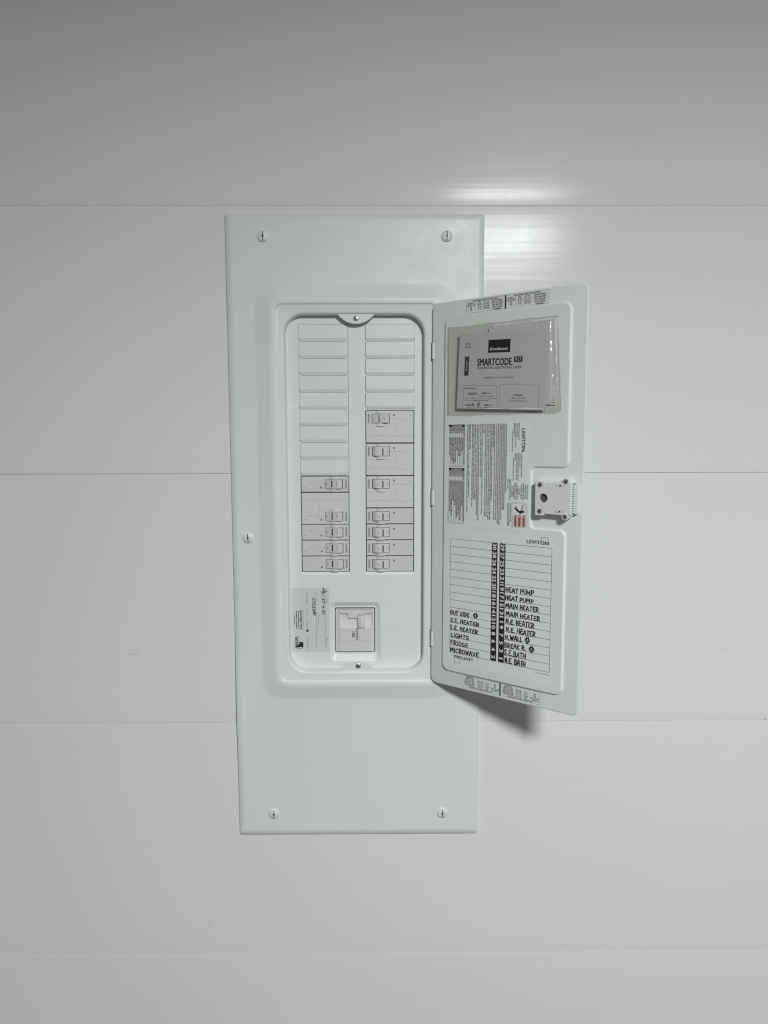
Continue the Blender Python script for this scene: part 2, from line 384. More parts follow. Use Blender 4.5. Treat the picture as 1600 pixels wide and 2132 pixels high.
# ================================================================== the electrical panel
panel = thing('electrical_panel', WALL, 'tall white metal electrical panel with its door standing open on the white wall', 'electrical panel')
def ring(x0, y0, x1, y1, r, z): return [(x, y, z) for x, y in rrect(x0, y0, x1, y1, r)]
mb = MB()
OX0, OY0, OX1, OY1 = -102.6, -202.2, 98.6, 324.2
rg = [(-184, -463.6, 184, 463.6, 3.5, -0.5), (-184, -463.6, 184, 463.6, 3.5, 3.3), (-183.5, -463.1, 183.5, 463.1, 3.3, 3.9),
      (-176.6, -456, 176.6, 456, 4, 4.85), (-175.4, -454.8, 175.4, 454.8, 4, 5.0), (-174, -453.4, 174, 453.4, 4, 5.0),
      (-146.5, -247.5, 149.5, 368.5, 31, 5.0), (-144, -245, 147, 366, 30, 5.2), (-141.5, -242.5, 144.5, 363.5, 29, 5.7),
      (-125, -226.5, 127, 347.5, 18, 10.3), (-123, -224.5, 125, 345.5, 17, 10.8), (-120.5, -222, 122.5, 343, 15.5, 11.0),
      (-116.6, -217.8, 117.2, 339.3, 11.2, 11.0), (-115.8, -217, 116.4, 338.5, 10.6, 10.7), (-115.2, -216.4, 115.8, 337.9, 10.2, 10.1), (-114.9, -216.1, 115.5, 337.6, 10, 9.3), (-114, -215.2, 114.6, 336.7, 9.4, 9.0),
      (OX0 - 3.4, OY0 - 3.4, OX1 + 3.4, OY1 + 3.4, 31.4, 9.0), (OX0 - 1.8, OY0 - 1.8, OX1 + 1.8, OY1 + 1.8, 29.8, 8.7), (OX0 - 0.6, OY0 - 0.6, OX1 + 0.6, OY1 + 0.6, 28.6, 7.8), (OX0, OY0, OX1, OY1, 28, 6.4), (OX0 + 0.3, OY0 + 0.3, OX1 - 0.3, OY1 - 0.3, 27.8, 2), (OX0 + 0.5, OY0 + 0.5, OX1 - 0.5, OY1 - 0.5, 27.6, -4.9)]
def bow(x, y, z):
    # the sheet metal stands a little off the wall along its lower left edge
    k = min(1, max(0, (-x - 148) / 36)); return (x, y, z + 3.6 * k * k * math.exp(-((y + 262) / 75) ** 2))
mb.loft([[bow(x, y, r[5]) for x, y in rrect(*r[:5], 8, 20)] for r in rg], 'paint', cap=False)
mb.build('cover_plate', panel, 60)

def cover_screw(x, y, rot):
    o = MB()
    n = 28; R = 8.1; rings = []
    for rr, z in ((R, 5.0), (R, 6.0), (R * 0.96, 6.6), (R * 0.82, 7.3), (R * 0.6, 7.9), (R * 0.3, 8.2)):
        rings.append([(rr * math.cos(2 * math.pi * i / n), max(rr * math.sin(2 * math.pi * i / n), -R * 0.9), z) for i in range(n)])
    o.loft(rings, 'paint')
    so = o.build('cover_screw', panel, 50); so.location = (x * MM, y * MM, 0); so.rotation_euler.z = math.radians(rot)
    d = MB()
    pr_ = [(0, 8.25), (R * 0.3, 8.2), (R * 0.6, 7.9), (R * 0.82, 7.3), (R * 0.96, 6.6)]
    def hz(q):
        q = abs(q)
        for (a, za), (b, zb) in zip(pr_, pr_[1:]):
            if a <= q <= b: return za + (zb - za) * (q - a) / (b - a) + 0.06
        return 6.6
    ysl = [-6.4 + 13.0 * i / 14 for i in range(15)]
    for a, b in zip(ysl, ysl[1:]): d.poly([(-0.6, a, hz(a)), (0.6, a, hz(a)), (0.6, b, hz(b)), (-0.6, b, hz(b))], 'ink')
    d.add([(-2.0, 0.1, 8.4), (0, -1.7, 8.4), (2.0, 0.1, 8.4), (0, 1.9, 8.4)], [(0, 1, 2, 3)], 'ink')
    d.build('screw_slot', so, 0)
for x, y, r in ((-130.5, 432, 3), (130.5, 432, -2), (-161, 1, 5), (-130.5, -429, -3), (129.5, -429, 2)): cover_screw(x, y, r)

# inner dead front with its openings
mb = MB()
LX0, LX1, RX0, RX1 = -83.4, -11.2, 13.2, 85.4
TOPY, BOTY, LIP = 312.2, -52.6, -57.2
MX0, MX1, MY0, MY1 = -44, 36, -193, -97
ZD = -5.5
xs = [-112, LX0, MX0, LX1, RX0, MX1, RX1, 112]; ys = [-212, MY0, MY1, LIP, TOPY, 334]
for x0, x1 in zip(xs, xs[1:]):
    for y0, y1 in zip(ys, ys[1:]):
        cx, cy = (x0 + x1) / 2, (y0 + y1) / 2
        if LIP < cy < TOPY and (LX0 < cx < LX1 or RX0 < cx < RX1): continue
        if MX0 < cx < MX1 and MY0 < cy < MY1: continue
        mb.rect(x0, y0, x1, y1, ZD, 'paint')
for x0, x1, yb in ((LX0, LX1, 92.0), (RX0, RX1, 188.6)):
    mb.poly([(x0, LIP, ZD), (x1, LIP, ZD), (x1, BOTY, ZD - 2.6), (x0, BOTY, ZD - 2.6)], 'paint')
    mb.poly([(x0, BOTY, ZD - 2.6), (x1, BOTY, ZD - 2.6), (x1, BOTY, ZD - 9), (x0, BOTY, ZD - 9)], 'paint')
    mb.poly([(x0, LIP, ZD), (x0, BOTY, ZD - 2.6), (x0, BOTY, ZD - 9), (x0, TOPY, ZD - 9), (x0, TOPY, ZD)], 'paint')
    mb.poly([(x1, LIP, ZD), (x1, TOPY, ZD), (x1, TOPY, ZD - 9), (x1, BOTY, ZD - 9), (x1, BOTY, ZD - 2.6)], 'paint')
    mb.poly([(x0, TOPY, ZD), (x0, TOPY, ZD - 9), (x1, TOPY, ZD - 9), (x1, TOPY, ZD)], 'paint')
    mb.rect(x0, yb, x1, TOPY, ZD - 2.6, 'paint')
    mb.poly([(x0, yb, ZD - 2.6), (x1, yb, ZD - 2.6), (x1, yb, ZD - 9), (x0, yb, ZD - 9)], 'paint')
mb.loft([ring(MX0, MY0, MX1, MY1, 0.4, ZD), ring(MX0 + 1.2, MY0 + 2, MX1 - 1.2, MY1 - 2, 9, ZD), ring(MX0 + 2.4, MY0 + 3.2, MX1 - 2.4, MY1 - 3.2, 9, ZD - 0.5), ring(-37.6, -182, 29.4, -104.6, 5, ZD - 4.6), ring(-36.8, -181, 28.6, -105.6, 4.5, ZD - 5),
         ring(-35, -178.3, 26.7, -108.2, 2.2, ZD - 5), ring(-34.7, -178, 26.4, -108.5, 2, ZD - 5.6), ring(-34.7, -178, 26.4, -108.5, 2, ZD - 12)], 'paint', cap=False)
mb.build('dead_front', panel, 40)
mb = MB()
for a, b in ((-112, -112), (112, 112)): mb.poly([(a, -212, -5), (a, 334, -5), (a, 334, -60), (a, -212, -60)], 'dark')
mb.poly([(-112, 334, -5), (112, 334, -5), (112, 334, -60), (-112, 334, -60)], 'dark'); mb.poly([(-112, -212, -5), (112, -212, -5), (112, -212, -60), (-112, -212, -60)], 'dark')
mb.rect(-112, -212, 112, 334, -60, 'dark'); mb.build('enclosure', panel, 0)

# blank plates
def blank_mesh():
    mb = MB(); w, h = 35.6, 12.0
    o = [(-w, -h + 4.6), (w, -h + 4.6), (w, h), (-w, h)]
    mb.loft([[(-w, -h + 4.6, -3.2), (w, -h + 4.6, -3.2), (w, h, -3.2), (-w, h, -3.2)], [(-w, -h + 4.6, 0.3), (w, -h + 4.6, 0.3), (w, h, 0.3), (-w, h, 0.3)],
             [(-w + 0.35, -h + 4.6, 0.7), (w - 0.35, -h + 4.6, 0.7), (w - 0.35, h - 0.35, 0.7), (-w + 0.35, h - 0.35, 0.7)]], 'paint')
    a = [(-w + 0.35, -h + 4.6, 0.7), (-w + 0.6, -h + 3.9, 0.5), (-w + 1.5, -h + 0.4, -0.75), (-w + 1.8, -h + 0.3, -3.2)]
    b = [(-x, y, z) for x, y, z in a]
    for i in range(3): mb.poly([a[i + 1], b[i + 1], b[i], a[i]], 'paint')
    mb.poly([a[3], a[2], a[1], a[0], (-w, -h + 4.6, -3.2)], 'paint'); mb.poly([b[0], b[1], b[2], b[3], (w, -h + 4.6, -3.2)], 'paint')
    return mb.build('blank_plate', panel, 40)
bp0 = None
for cx, n in ((-47.5, 9), (49.6, 5)):
    for k in range(n):
        if bp0 is None: o = bp0 = blank_mesh()
        else:
            o = bp0.copy(); C.objects.link(o); o.parent = panel
        o.location = (cx * MM, (299.7 - 24.42 * k) * MM, (ZD + random.uniform(-0.1, 0.25)) * MM)
        o.rotation_euler = (math.radians(random.uniform(-0.5, 0.5)), math.radians(random.uniform(-0.25, 0.25)), math.radians(random.uniform(-0.15, 0.15)))

mb = MB()
for k in range(15):
    y = 299.7 - 24.2 * k
    mb.text(str(29 - 2 * k), 90.6, y + 2.8, 3.6, ZD + 0.12, 'paint', rot=-90)
    mb.text(str(30 - 2 * k), -88.6, y - 2.8, 3.6, ZD + 0.12, 'paint', rot=90)
vs = mb.v[:]; mb.v = [(x, y, z + 0.25) for x, y, z in vs]
tag(mb.build('embossed_numbers', panel, 0), kind='stuff')

def lens(x0, x1, y0, ytip, up):
    pts = [(x0, y0)] if up else [(x1, y0)]
    n = 22; out = []
    for i in range(n + 1):
        t = i / n; x = x0 + (x1 - x0) * t; q = 1 - abs(2 * t - 1) ** 2.2
        out.append((x, y0 + (ytip - y0) * (0.12 + 0.88 * q)))
    return ([(x0, y0), (x1, y0)] + out[::-1]) if up else ([(x1, y0), (x0, y0)] + out)
def retaining_tab(y0, tip, sy, up):
    mb = MB(); mb.prism(lens(-25.6, 27.0, y0, tip, up), 4.8, 6.2, 'paint', 0.5)
    t = mb.build('retaining_tab', panel, 40)
    s = MB(); s.dome(0.8, sy, 4.1, 6.2, 1.7, 'zinc', 24, 4); s.disc(0.8, sy, 1.5, 7.93, 'ink', 6); s.build('tab_screw', t, 45)
retaining_tab(325.2, 310.6, 318.2, False); retaining_tab(-203.4, -187.2, -194.2, True)

def hinge(y0, y1):
    mb = MB(); n = 18; r = 3.1
    f = lambda y, q: [(112.3 + q * math.cos(2 * math.pi * i / n), y, 12.6 + q * math.sin(2 * math.pi * i / n)) for i in range(n)]
    mb.loft([f(y0, r - 0.4), f(y0 + 0.4, r), f(y1 - 0.4, r), f(y1, r - 0.4)], 'paint', True, True)
    mb.box(105.5, y0 + 0.6, 111, y1 - 0.6, 8.6, 9.35, 'paint', 0.2)
    h = mb.build('hinge', panel, 40)
    mb = MB(); g = lambda y, q: [(112.2 + q * math.cos(2 * math.pi * i / n), y, 11.6 + q * math.sin(2 * math.pi * i / n)) for i in range(n)]
    mb.loft([g(y0 - 0.6, 3.4), g(y1 + 0.4, 3.4)], 'slot', True, True); mb.build('hinge_slot', h, 40)
for y0, y1 in ((259.4, 283), (49.5, 72.7), (-161.6, -138.1)): hinge(y0, y1)

# ------------------------------------------------------------------ the door (its own frame: x along the door, y up, z towards the viewer)
PT = 3.2                                            # height of the stamped field
mb = MB()
mb.loft([[(x, y, z) for x, y in rrect(0 + i, -216.7 + i, 228 - i, 337.2 - i, 9 - i * 0.6, 6)] for i, z in ((2.2, -2.4), (0, -2.4), (0, -1.0), (0.5, -0.25), (1.6, 0.0))], 'door', True, True)
field = rounded([(21, -193, 11), (207, -193, 11), (206.6, 27.8, 9), (158, 27.8, 6), (158, 108.6, 6), (208.6, 108.6, 9), (208, 316.4, 11), (22.5, 316.4, 11)], 6)
mb.loft([[(x, y, -0.3) for x, y in inset(field, -0.9)], [(x, y, 0.12) for x, y in inset(field, -0.6)], [(x, y, 0.7) for x, y in inset(field, -0.1)], [(x, y, 2.4) for x, y in inset(field, 0.7)], [(x, y, 2.95) for x, y in inset(field, 1.2)], [(x, y, PT) for x, y in inset(field, 2.0)], [(x, y, PT) for x, y in inset(field, 2.6)]], 'door')
door = mb.build('door', panel, 60)
door.matrix_parent_inverse = Matrix.Identity(4); door.matrix_local = WALL.inverted() @ DOOR
door['label'] = 'open panel door showing its inside with printed labels'

def strip_label(x0, y0, flip):
    # small table of torque values; flip = printed upside down
    mb = MB(); Wd, H = 121, 17; z = 0.08
    mb.rect(0, 0, Wd, H, z - 0.03, 'label')
    mb.frame(0, 0, Wd, H, 0.28, z, 'ink')
    mb.rect(60.2, -0.6, 62.4, H + 0.4, z + 0.02, 'ink')
    heads = ("COMPATIBLE WITH CU AND AL WIRE", "BREAKER SIZE AMPS", "TORQUE")
    for b0, b1, cols in ((0, 60.2, (25, 35, 46)), (62.4, Wd, (85, 94.5, 106))):
        for r in range(1, 6): mb.rect(b0, r * H / 6 - 0.1, b1, r * H / 6 + 0.1, z, 'grey_ink')
        for c in cols: mb.rect(c - 0.12, H / 6, c + 0.12, H * 0.9, z + 0.005, 'grey_ink')
        e = [b0] + list(cols) + [b1]
        for r in range(1, 6):
            for q in range(4):
                if r == 5 and q: continue
                t = (("WIRE RANGE", "AL CU", "AWG", "TORQUE"), ("NEUTRAL BAR", "14-10", "12-8", "20 LB IN"), ("GROUND BAR", "35 IN LB", "6-4", "35"), ("MAIN LUGS", "IN-LB", "2-1", "50"), ("TERMINAL", "", "", ""))[r - 1][q]
                w = e[q + 1] - e[q] - 1.6
                if t: mb.text(t, (e[q] + e[q + 1]) / 2, r * H / 6 + 0.65, 1.6, z + 0.01, 'ink', W=min(w, len(t) * 1.6), align='c', bold='x')
        mb.text("TORQUE FOR ALL WIRE CONNECTIONS", (b0 + b1) / 2, 0.65, 1.6, z + 0.01, 'ink', W=38, align='c', bold='x')
    o = mb.build('torque_label', door, 0)
    o.location = ((x0 + (Wd if flip else 0)) * MM, (y0 + (H if flip else 0)) * MM, 0)
    if flip: o.rotation_euler.z = math.pi
strip_label(55.2, 317.6, True); strip_label(54.2, -212.2, False)

# instruction label: everything on it reads downwards (rotated a quarter turn)
mb = MB(); z = PT + 0.08
mb.rect(29, 24, 155.5, 168, z - 0.03, 'label')
def down(t, x, y, h, L=None, m='ink', b='x', align='l'): mb.text(t, x, y, h, z + 0.01, m, W=L, rot=-90, bold=b, align=align)
body = ["USE LEVITON TYPE LB CIRCUIT BREAKERS MAY ALSO BE USED AS SERVICE EQUIPMENT", "THE BRANCH CIRCUIT SPACES ACCEPT ONE INCH BREAKERS ONLY AND NO OTHER TYPE OF DEVICE IN THIS PANEL",
 "THE SERVICE DISCONNECT SWITCHES NOT EXCEEDING SIX WHEN NOT USED AS A LIGHTING AND APPLIANCE PANEL", "UTILISER DES DISJONCTEURS DE TYPE LB PEUT SERVIR DE PANNEAU PRINCIPAL LORSQUE MUNI DE PAS PLUS DE SIX",
 "LES ESPACES DES CIRCUITS DE DERIVATION NE PEUVENT RECEVOIR QUE DES DISJONCTEURS DE UN POUCE DE LARGEUR", "FOR AMPERAGE MARKED ON THE BREAKERS AND THE LOAD CENTER SEE WIRING DIAGRAM INSIDE THE DOOR OF PANEL",
 "CONDUCTORS SHALL BE RATED AT SIXTY OR SEVENTY FIVE DEGREES C UNLESS MARKED OTHERWISE ON THE DEVICE", "UNLESS MARKED OTHERWISE TERMINALS ARE SUITABLE FOR USE WITH COPPER OR ALUMINUM WIRE OF ANY GAUGE HERE", "WIRE RANGE TABLE",
 "ENCLOSURE INSTALLED WITH OPENINGS BE CLOSED WITH PLATES BEFORE USE", "MAKE SURE ALL UNUSED OPENINGS OF THE FRONT ARE CLOSED WITH APPROVED FILLER PLATES AT ALL TIMES HERE", "GROUNDED AND UNGROUNDED NEUTRAL MUST BE BONDED TO THE ENCLOSURE WITH THE GREEN SCREW SUPPLIED INSIDE",
 "BONDING SCREW TO BE REMOVED WHEN THE PANEL IS FED FROM ANOTHER ENCLOSURE AS A SUBPANEL IN A HOUSE", "LE CONDUCTEUR NEUTRE DOIT ETRE MIS A LA MASSE AVEC LA VIS VERTE FOURNIE POUR CET USAGE A L INTERIEUR", "MISE A LA MASSE", "ENLEVER LA VIS DE MISE A LA MASSE LORSQUE LE PANNEAU EST ALIMENTE PAR UN AUTRE COFFRET", "SHORT CIRCUIT CURRENT RATING OF THIS PANEL IS AS BELOW",
 "THE RATING IS EQUAL TO THE LOWEST INTERRUPTING RATING OF ANY BREAKER INSTALLED MAXIMUM 240 VAC RMS", "LE COURANT DE COURT CIRCUIT EST EGAL A LA PLUS FAIBLE CAPACITE DES DISJONCTEURS INSTALLES", "WHERE THE PANEL IS USED WITH A GENERATOR KIT READ THE SHEET", "SEE ACCESSORY TABLE BELOW FOR KITS THAT FIT THE LOAD CENTER", "ADDITIONAL NEUTRAL LUGS AND GROUND BARS ARE LISTED FOR USE ONLY", "FIELD INSTALLED KITS", "CONSULT CATALOGUE FOR ALL OTHER LISTED ACCESSORY PARTS", "LES ACCESSOIRES SUIVANTS PEUVENT ETRE INSTALLES SUR PLACE DANS LE COFFRET"]
ends = [72.7, 49.7, 49.6, 36.3, 28.2, 30, 35.1, 34.9, 133.9, 61.8, 34.5, 35, 38.8, 38.7, 152.9, 41, 92.9, 32.6, 39.9, 60.5, 62.4, 50.2, 132.4, 64.1, 42.3]
xs_ = [122.6, 120.2, 118, 115.7, 113.3, 110.7, 108.1, 105.1, 102.1, 101.0, 98.9, 96.3, 93.6, 91, 86.6, 85.5, 82.2, 80.5, 78.2, 75.4, 72.9, 70.7, 67.1, 65.3, 62.8]
xs_[8] = 103.2; xs_[14] = 88.6; xs_[15] = 86.2; xs_[16] = 83.6
for t, e, x in zip(body, ends, xs_): down(t, x - 2.6, 166.3, 1.55, 166.3 - e)
for t, x, y, L in (("INDOOR LOAD CENTER", 138.6, 166.6, 22.4), ("TYPE 1 ENCLOSURE", 136.3, 166.4, 18.2), ("PANEL 200 AMPS MAX. 120/240 V", 134.0, 166.6, 33.6), ("BREAKER SPACES 30", 131.6, 166.5, 17.2), ("1 PH, 3 WIRE, 50/60 HZ", 129.2, 158, 29.5),
                   ("CENTRE DE CHARGE INTERIEUR", 143.0, 126.5, 32.4), ("BOITIER DE TYPE 1", 140.5, 126.5, 18.1), ("PANNEAU 200 AMPS MAX. POUR LE", 138.2, 126.4, 36), ("120/240 V MONOPHASE 3 FILS DE", 135.9, 126.4, 35.2), ("PRINCIPAL", 133.5, 126.4, 10.2), ("50/60 HZ 2 P.", 131.1, 120.2, 30)): down(t, x, y, 1.35, L)
for t, x, y, L in (("TURN OFF POWER", 151.6, 85.6, 20.2), ("SUPPLYING THIS", 148.7, 84.7, 18.3), ("EQUIPMENT BEFORE", 145.9, 87, 22.7), ("WORKING INSIDE", 143.0, 84.9, 18.7), ("COUPER", 140.3, 80, 8.8), ("L'ALIMENTATION", 138.1, 84.7, 18.5), ("DE L'EQUIPEMENT AVANT", 135.9, 87.1, 23.4), ("D'EFFECTUER DES TRAVAUX", 133.7, 87.2, 23.2), ("A L'INTERIEUR", 131.6, 83.3, 15.8), ("DU COFFRET", 129.7, 82.4, 13.7)): down(t, x, y, 1.6 if x > 142 else 1.3, L)
for t, x, y, L in (("FOR USE ON SYSTEMS RATED", 127.9, 92, 25.5), ("120/240 VAC MAX. DELTA 240", 125.8, 92.3, 29.5), ("SEE LABEL", 123.7, 92.3, 13.8), ("DO NOT REMOVE THIS LABEL", 127.8, 59.6, 26), ("SUITABLE FOR USE AS SERVICE EQUIPMENT", 125.8, 59.7, 32), ("CONVIENT COMME MATERIEL DE BRANCHEMENT", 123.7, 59.6, 31.2)): down(t, x, y, 1.2, L)
down("LEVITON", 143.3, 159.1, 4.9, 29.6, b='m')
mb.disc(144.2, 128.7, 0.8, z + 0.01, 'ink', 10)
mb.frame(148.2, 129.9, 154.2, 139.7, 0.3, z, 'pale_ink')
down("PK", 29.6, 166.2, 1.0, 2.2); down("PK-A3194-00-02-0A", 29.6, 42.4, 1.0, 15)
for y1, y0 in ((166, 107), (105.2, 26)):
    x0, x1 = 31, 56.6; n = 9; cw = (x1 - x0) / n
    mb.rect(x0, y1 - 3.8, x1, y1, z + 0.01, 'ink')
    mb.text("ACCESSORIES", (x0 + x1) / 2, y1 - 2.9, 1.8, z + 0.03, 'white', W=17, align='c', bold=True)
    mb.frame(x0, y0, x1, y1, 0.3, z + 0.015, 'ink')
    ym = y1 - 18
    mb.rect(x0, ym - 0.2, x1, ym + 0.2, z + 0.02, 'grey_ink')
    rnd = random.Random(int(y1))
    for k in range(n):
        xa = x0 + k * cw
        if k: mb.rect(xa - 0.27, y0, xa + 0.27, y1 - 3.8, z + 0.005, 'grey_ink')
        L = rnd.choice((7.6, 7.2, 8.0)) if k < n - 1 else 12.6
        mb.text("R%04d-%dX" % (rnd.randint(1000, 9999), k), xa + 0.75, y1 - 4.6, 1.75, z + 0.02, 'ink', W=L, rot=-90, bold='x')
        L = rnd.uniform(0.36, 0.98) * (ym - y0 - 1.5)
        words = ["GROUND BAR KIT FOR LOAD CENTER", "NEUTRAL LUG KIT 2/0 ALUMINUM", "SUB FEED LUG 125A MAX", "FILLER PLATE 1 SPACE", "LOCK KIT FOR DOOR", "SURGE PANEL BRACKET AND SCREWS SET", "HOLD DOWN KIT MAIN BREAKER"]
        mb.text(rnd.choice(words) + (" " + rnd.choice(words) if L > 40 else ""), xa + 0.75, ym - 0.8, 1.75, z + 0.02, 'ink', W=L, rot=-90, bold='x')
mb.build('instruction_label', door, 0)
# shock warning
mb = MB(); z2 = z + 0.05
o = rrect(129.4, 27.2, 152.6, 60.8, 2.4, 4)
mb.poly([(x, y, z2) for x, y in o], 'grey_ink'); mb.poly([(x, y, z2 + 0.02) for x, y in inset(o, 0.3)], 'white')
i_ = rrect(130.8, 28.4, 151.2, 59.4, 1.4, 4)
mb.poly([(x, y, z2 + 0.04) for x, y in i_], 'grey_ink'); mb.poly([(x, y, z2 + 0.06) for x, y in inset(i_, 0.25)], 'white')
mb.rect(131, 43.6, 151, 43.9, z2 + 0.08, 'ink')
for x0 in (134.4, 140.4, 146.5):
    mb.rect(x0, 28.8, x0 + 3.4, 43.4, z2 + 0.08, 'red')
    mb.poly([(x0 + 0.8, 42.6, z2 + 0.1), (x0 + 0.8, 40.6, z2 + 0.1), (x0 + 2.6, 41.6, z2 + 0.1)], 'white')
    mb.text("DANGER", x0 + 1.0, 39.8, 1.3, z2 + 0.1, 'pale_ink', W=9, rot=-90)
for x0, x1 in ((131.4, 133.9), (138.2, 140.1), (144.2, 146.2)):
    for q in range(2): mb.text("HAZARDOUS VOLTAGE INSIDE", x0 + q * 1.1, 42, 0.75, z2 + 0.1, 'ink', W=11.5, rot=-90)
P_ = lambda x, y: (130 + (1010 + x / 16 - 1067) * 0.667, 27.5 + (1098 - (980 + y / 16)) * 0.635)
for line, w in (([(1210, 1360), (1290, 1350)], 3.4), ([(1160, 1350), (1280, 1350)], 2.7), ([(1170, 1350), (1100, 1260), (1060, 1190)], 1.5), ([(1180, 1375), (1090, 1300), (1015, 1250)], 1.6), ([(1290, 1340), (1285, 1230), (1290, 1170)], 1.1), ([(1300, 1370), (1250, 1400), (1205, 1440)], 1.1), ([(1290, 1170), (1305, 1185), (1315, 1150), (1345, 1120)], 0.7)):
    mb.stroke([P_(*p) for p in line], w, z2 + 0.09 + 0.01 * w, 'ink')
mb.disc(*P_(1330, 1350), 1.45, z2 + 0.12, 'ink', 14)
mb.build('shock_warning', door, 0)

# circuit directory
mb = MB(); z = PT + 0.08
mb.rect(31, -181, 192, 18.5, z - 0.03, 'label')
yt, rh = 3.4, 11.12; yb = yt - 15 * rh
for k in range(16):
    y = yt - k * rh
    mb.rect(34.8, y - 0.26, 101.4, y + 0.26, z, 'ink'); mb.rect(122, y - 0.26, 189.2, y + 0.26, z, 'ink')
mb.rect(34.6, yb, 35.0, yt, z + 0.01, 'ink'); mb.rect(188.9, yb - 0.2, 189.4, yt + 0.2, z + 0.01, 'ink')
mb.rect(101.2, yb - 0.3, 110.2, yt + 0.3, z + 0.01, 'ink'); mb.rect(113.3, yb - 0.3, 122.2, yt + 0.3, z + 0.01, 'ink')
for k in range(15):
    y = yt - (k + 0.5) * rh
    for x, n in ((102.9, 30 - 2 * k), (115.0, 29 - 2 * k)):
        t = str(n); L = 8.6 if len(t) == 2 else 4.4
        if t == '1': L = 2.0
        mb.text(t, x, y, 5.3, z + 0.03, 'white', W=L, rot=-90, align='c', bold='m')
    if k:
        for x in (101.2, 113.3): mb.rect(x, yt - k * rh - 0.14, x + 8.9, yt - k * rh + 0.14, z + 0.02, 'grey_ink')
mb.text("LEVITON", 153.3, 7.4, 4.3, z, 'ink', W=31, bold='m'); mb.disc(186.2, 7.8, 0.55, z, 'ink', 8)
mb.frame(173.4, 7.2, 183.8, 17, 0.55, z - 0.01, 'ink')
mb.text("LEVITON", 72.4, -166.6, 4.3, z, 'ink', W=29, rot=180, bold='m'); mb.disc(41, -167.2, 0.55, z, 'ink', 8)
mb.frame(42.2, -178, 52.2, -167, 0.5, z - 0.01, 'ink')
mb.text("PK-A3195-10-00-0B", 189.5, -168, 1.1, z, 'ink', W=20, align='r', bold=True)
mb.build('directory_label', door, 0)

entries = [("OUT SIDE", 9, 35.4, 30.6, 5.4, 0.3), ("$", 9, 73.2, 7.4, 6.2, 0), ("S.E. HEATER", 10, 36, 46.5, 5.7, -0.6), ("S.E. HEATER", 11, 35.2, 45.5, 5.7, -0.4), ("LIGHTS", 12, 37, 29, 5.9, -0.6), ("FRIDGE", 13, 36, 29, 6.2, -0.5), ("MICROWAVE", 14, 36, 46.5, 6.4, -0.6),
           ("HEAT PUMP", 5, 123.6, 41, 6.2, 0.0), ("HEAT PUMP", 6, 123.2, 41, 5.8, 0.0), ("MAIN HEATER", 7, 123.8, 48.5, 6.2, 0.2), ("MAIN HEATER", 8, 124.6, 49.5, 6.2, -0.4), ("N.E. HEATER", 9, 124.5, 41.5, 6.8, -0.4), ("N.E. HEATER", 10, 124.8, 43, 6.6, -0.5), ("N.WALL", 11, 123.6, 25.5, 6.4, 0.4), ("$", 11, 153.4, 6.6, 7.4, 0), ("BREAK R.", 12, 123.2, 31.5, 6.4, 0.6), ("$", 12, 159.4, 7.2, 7.8, 0), ("S.E.BATH", 13, 122.6, 32, 7.2, -0.2), ("N.E. BATH", 14, 124, 30.5, 7.6, -0.2)]
for n, (t, row, x, w, h, dr_) in enumerate(entries):
    mb = MB(); y = yt - (row + 1) * rh + (0.9 if t != '$' else 1.6)
    write(mb, t, x, y, h, w, PT + 0.14, 1.48, 'marker', slant=0.04, drift=dr_, seed=n * 13 + 5)
    o = mb.build('handwritten_entry', door, 0)
    o['label'] = ('black marker outlet symbol' if t == '$' else 'black marker writing "%s"' % t) 

# latch on the door
mb = MB()
body = [(167.8, 46.4), (180.2, 46.8), (180.4, 49.0), (204.4, 48.6), (205.3, 45.4), (207.2, 43.4), (209.6, 43.0), (211.8, 44.0), (213.2, 46.6), (213.7, 48.9), (216.4, 49.8), (216.4, 90.0), (213.4, 93.4), (211.6, 95.4), (209.3, 96.2), (207.0, 95.6), (205.2, 93.8), (204.6, 90.6), (180.3, 89.4), (179.5, 91.8), (167.6, 91.0)]
o3 = inset(body, 0.5); circ = [(179.2 + 5.9 * math.cos(2 * math.pi * i / 28), 69.4 + 5.9 * math.sin(2 * math.pi * i / 28)) for i in range(28)]
mb.loft([[(x, y, 0) for x, y in body], [(x, y, 11.5) for x, y in body], [(x, y, 12) for x, y in o3]], 'latch', cap=False)
r_ = [circ[(14 - i) % 28] for i in range(29)]                   # bore, walked backwards from its left side
mb.poly([(x, y, 12) for x, y in o3 + [o3[0]][:0] + [((o3[-1][0] + o3[0][0]) / 2, 69.4)] + r_ + [((o3[-1][0] + o3[0][0]) / 2, 69.402)]], 'latch')
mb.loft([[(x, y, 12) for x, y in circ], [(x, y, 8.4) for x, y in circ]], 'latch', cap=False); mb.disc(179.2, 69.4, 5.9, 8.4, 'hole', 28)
mb.prism([(181, 89), (203, 90), (203, 92.2), (181, 91.8)], 0, 8.5, 'latch', 0.4)
mb.prism([(212, 43.6), (216, 47.8), (218.6, 50.6), (216, 51), (211, 47)], 0, 9, 'latch', 0.4)
for k in range(12):
    y = 52.0 + k * 3.05
    mb.box(216.0, y, 218.9, y + 1.9, 0, 9.2 - 0.02 * k, 'latch', 0.2)
mb.box(218.6, 50.6, 222.3, 88.6, 0, 7.4, 'latch', 0.5)
mb.box(216.0, 49.9, 218.8, 89.0, 0, 5.2, 'slot')
for x0, y0, x1, y1 in ((196.3, 84.6, 207.2, 87.4), (196, 51.5, 207, 54.2)):
    mb.rect(x0, y0, x1, y1, 12.04, 'seam'); mb.rect(x0 + 0.7, y0 + 0.5, x0 + 4.2, y1 - 0.4, 12.06, 'white'); mb.rect(x1 - 3.9, y0 + 0.4, x1 - 0.6, y1 - 0.4, 12.06, 'white'); mb.rect(x0 + 4.4, y0 + 0.9, x1 - 4.2, y1, 12.07, 'ink')
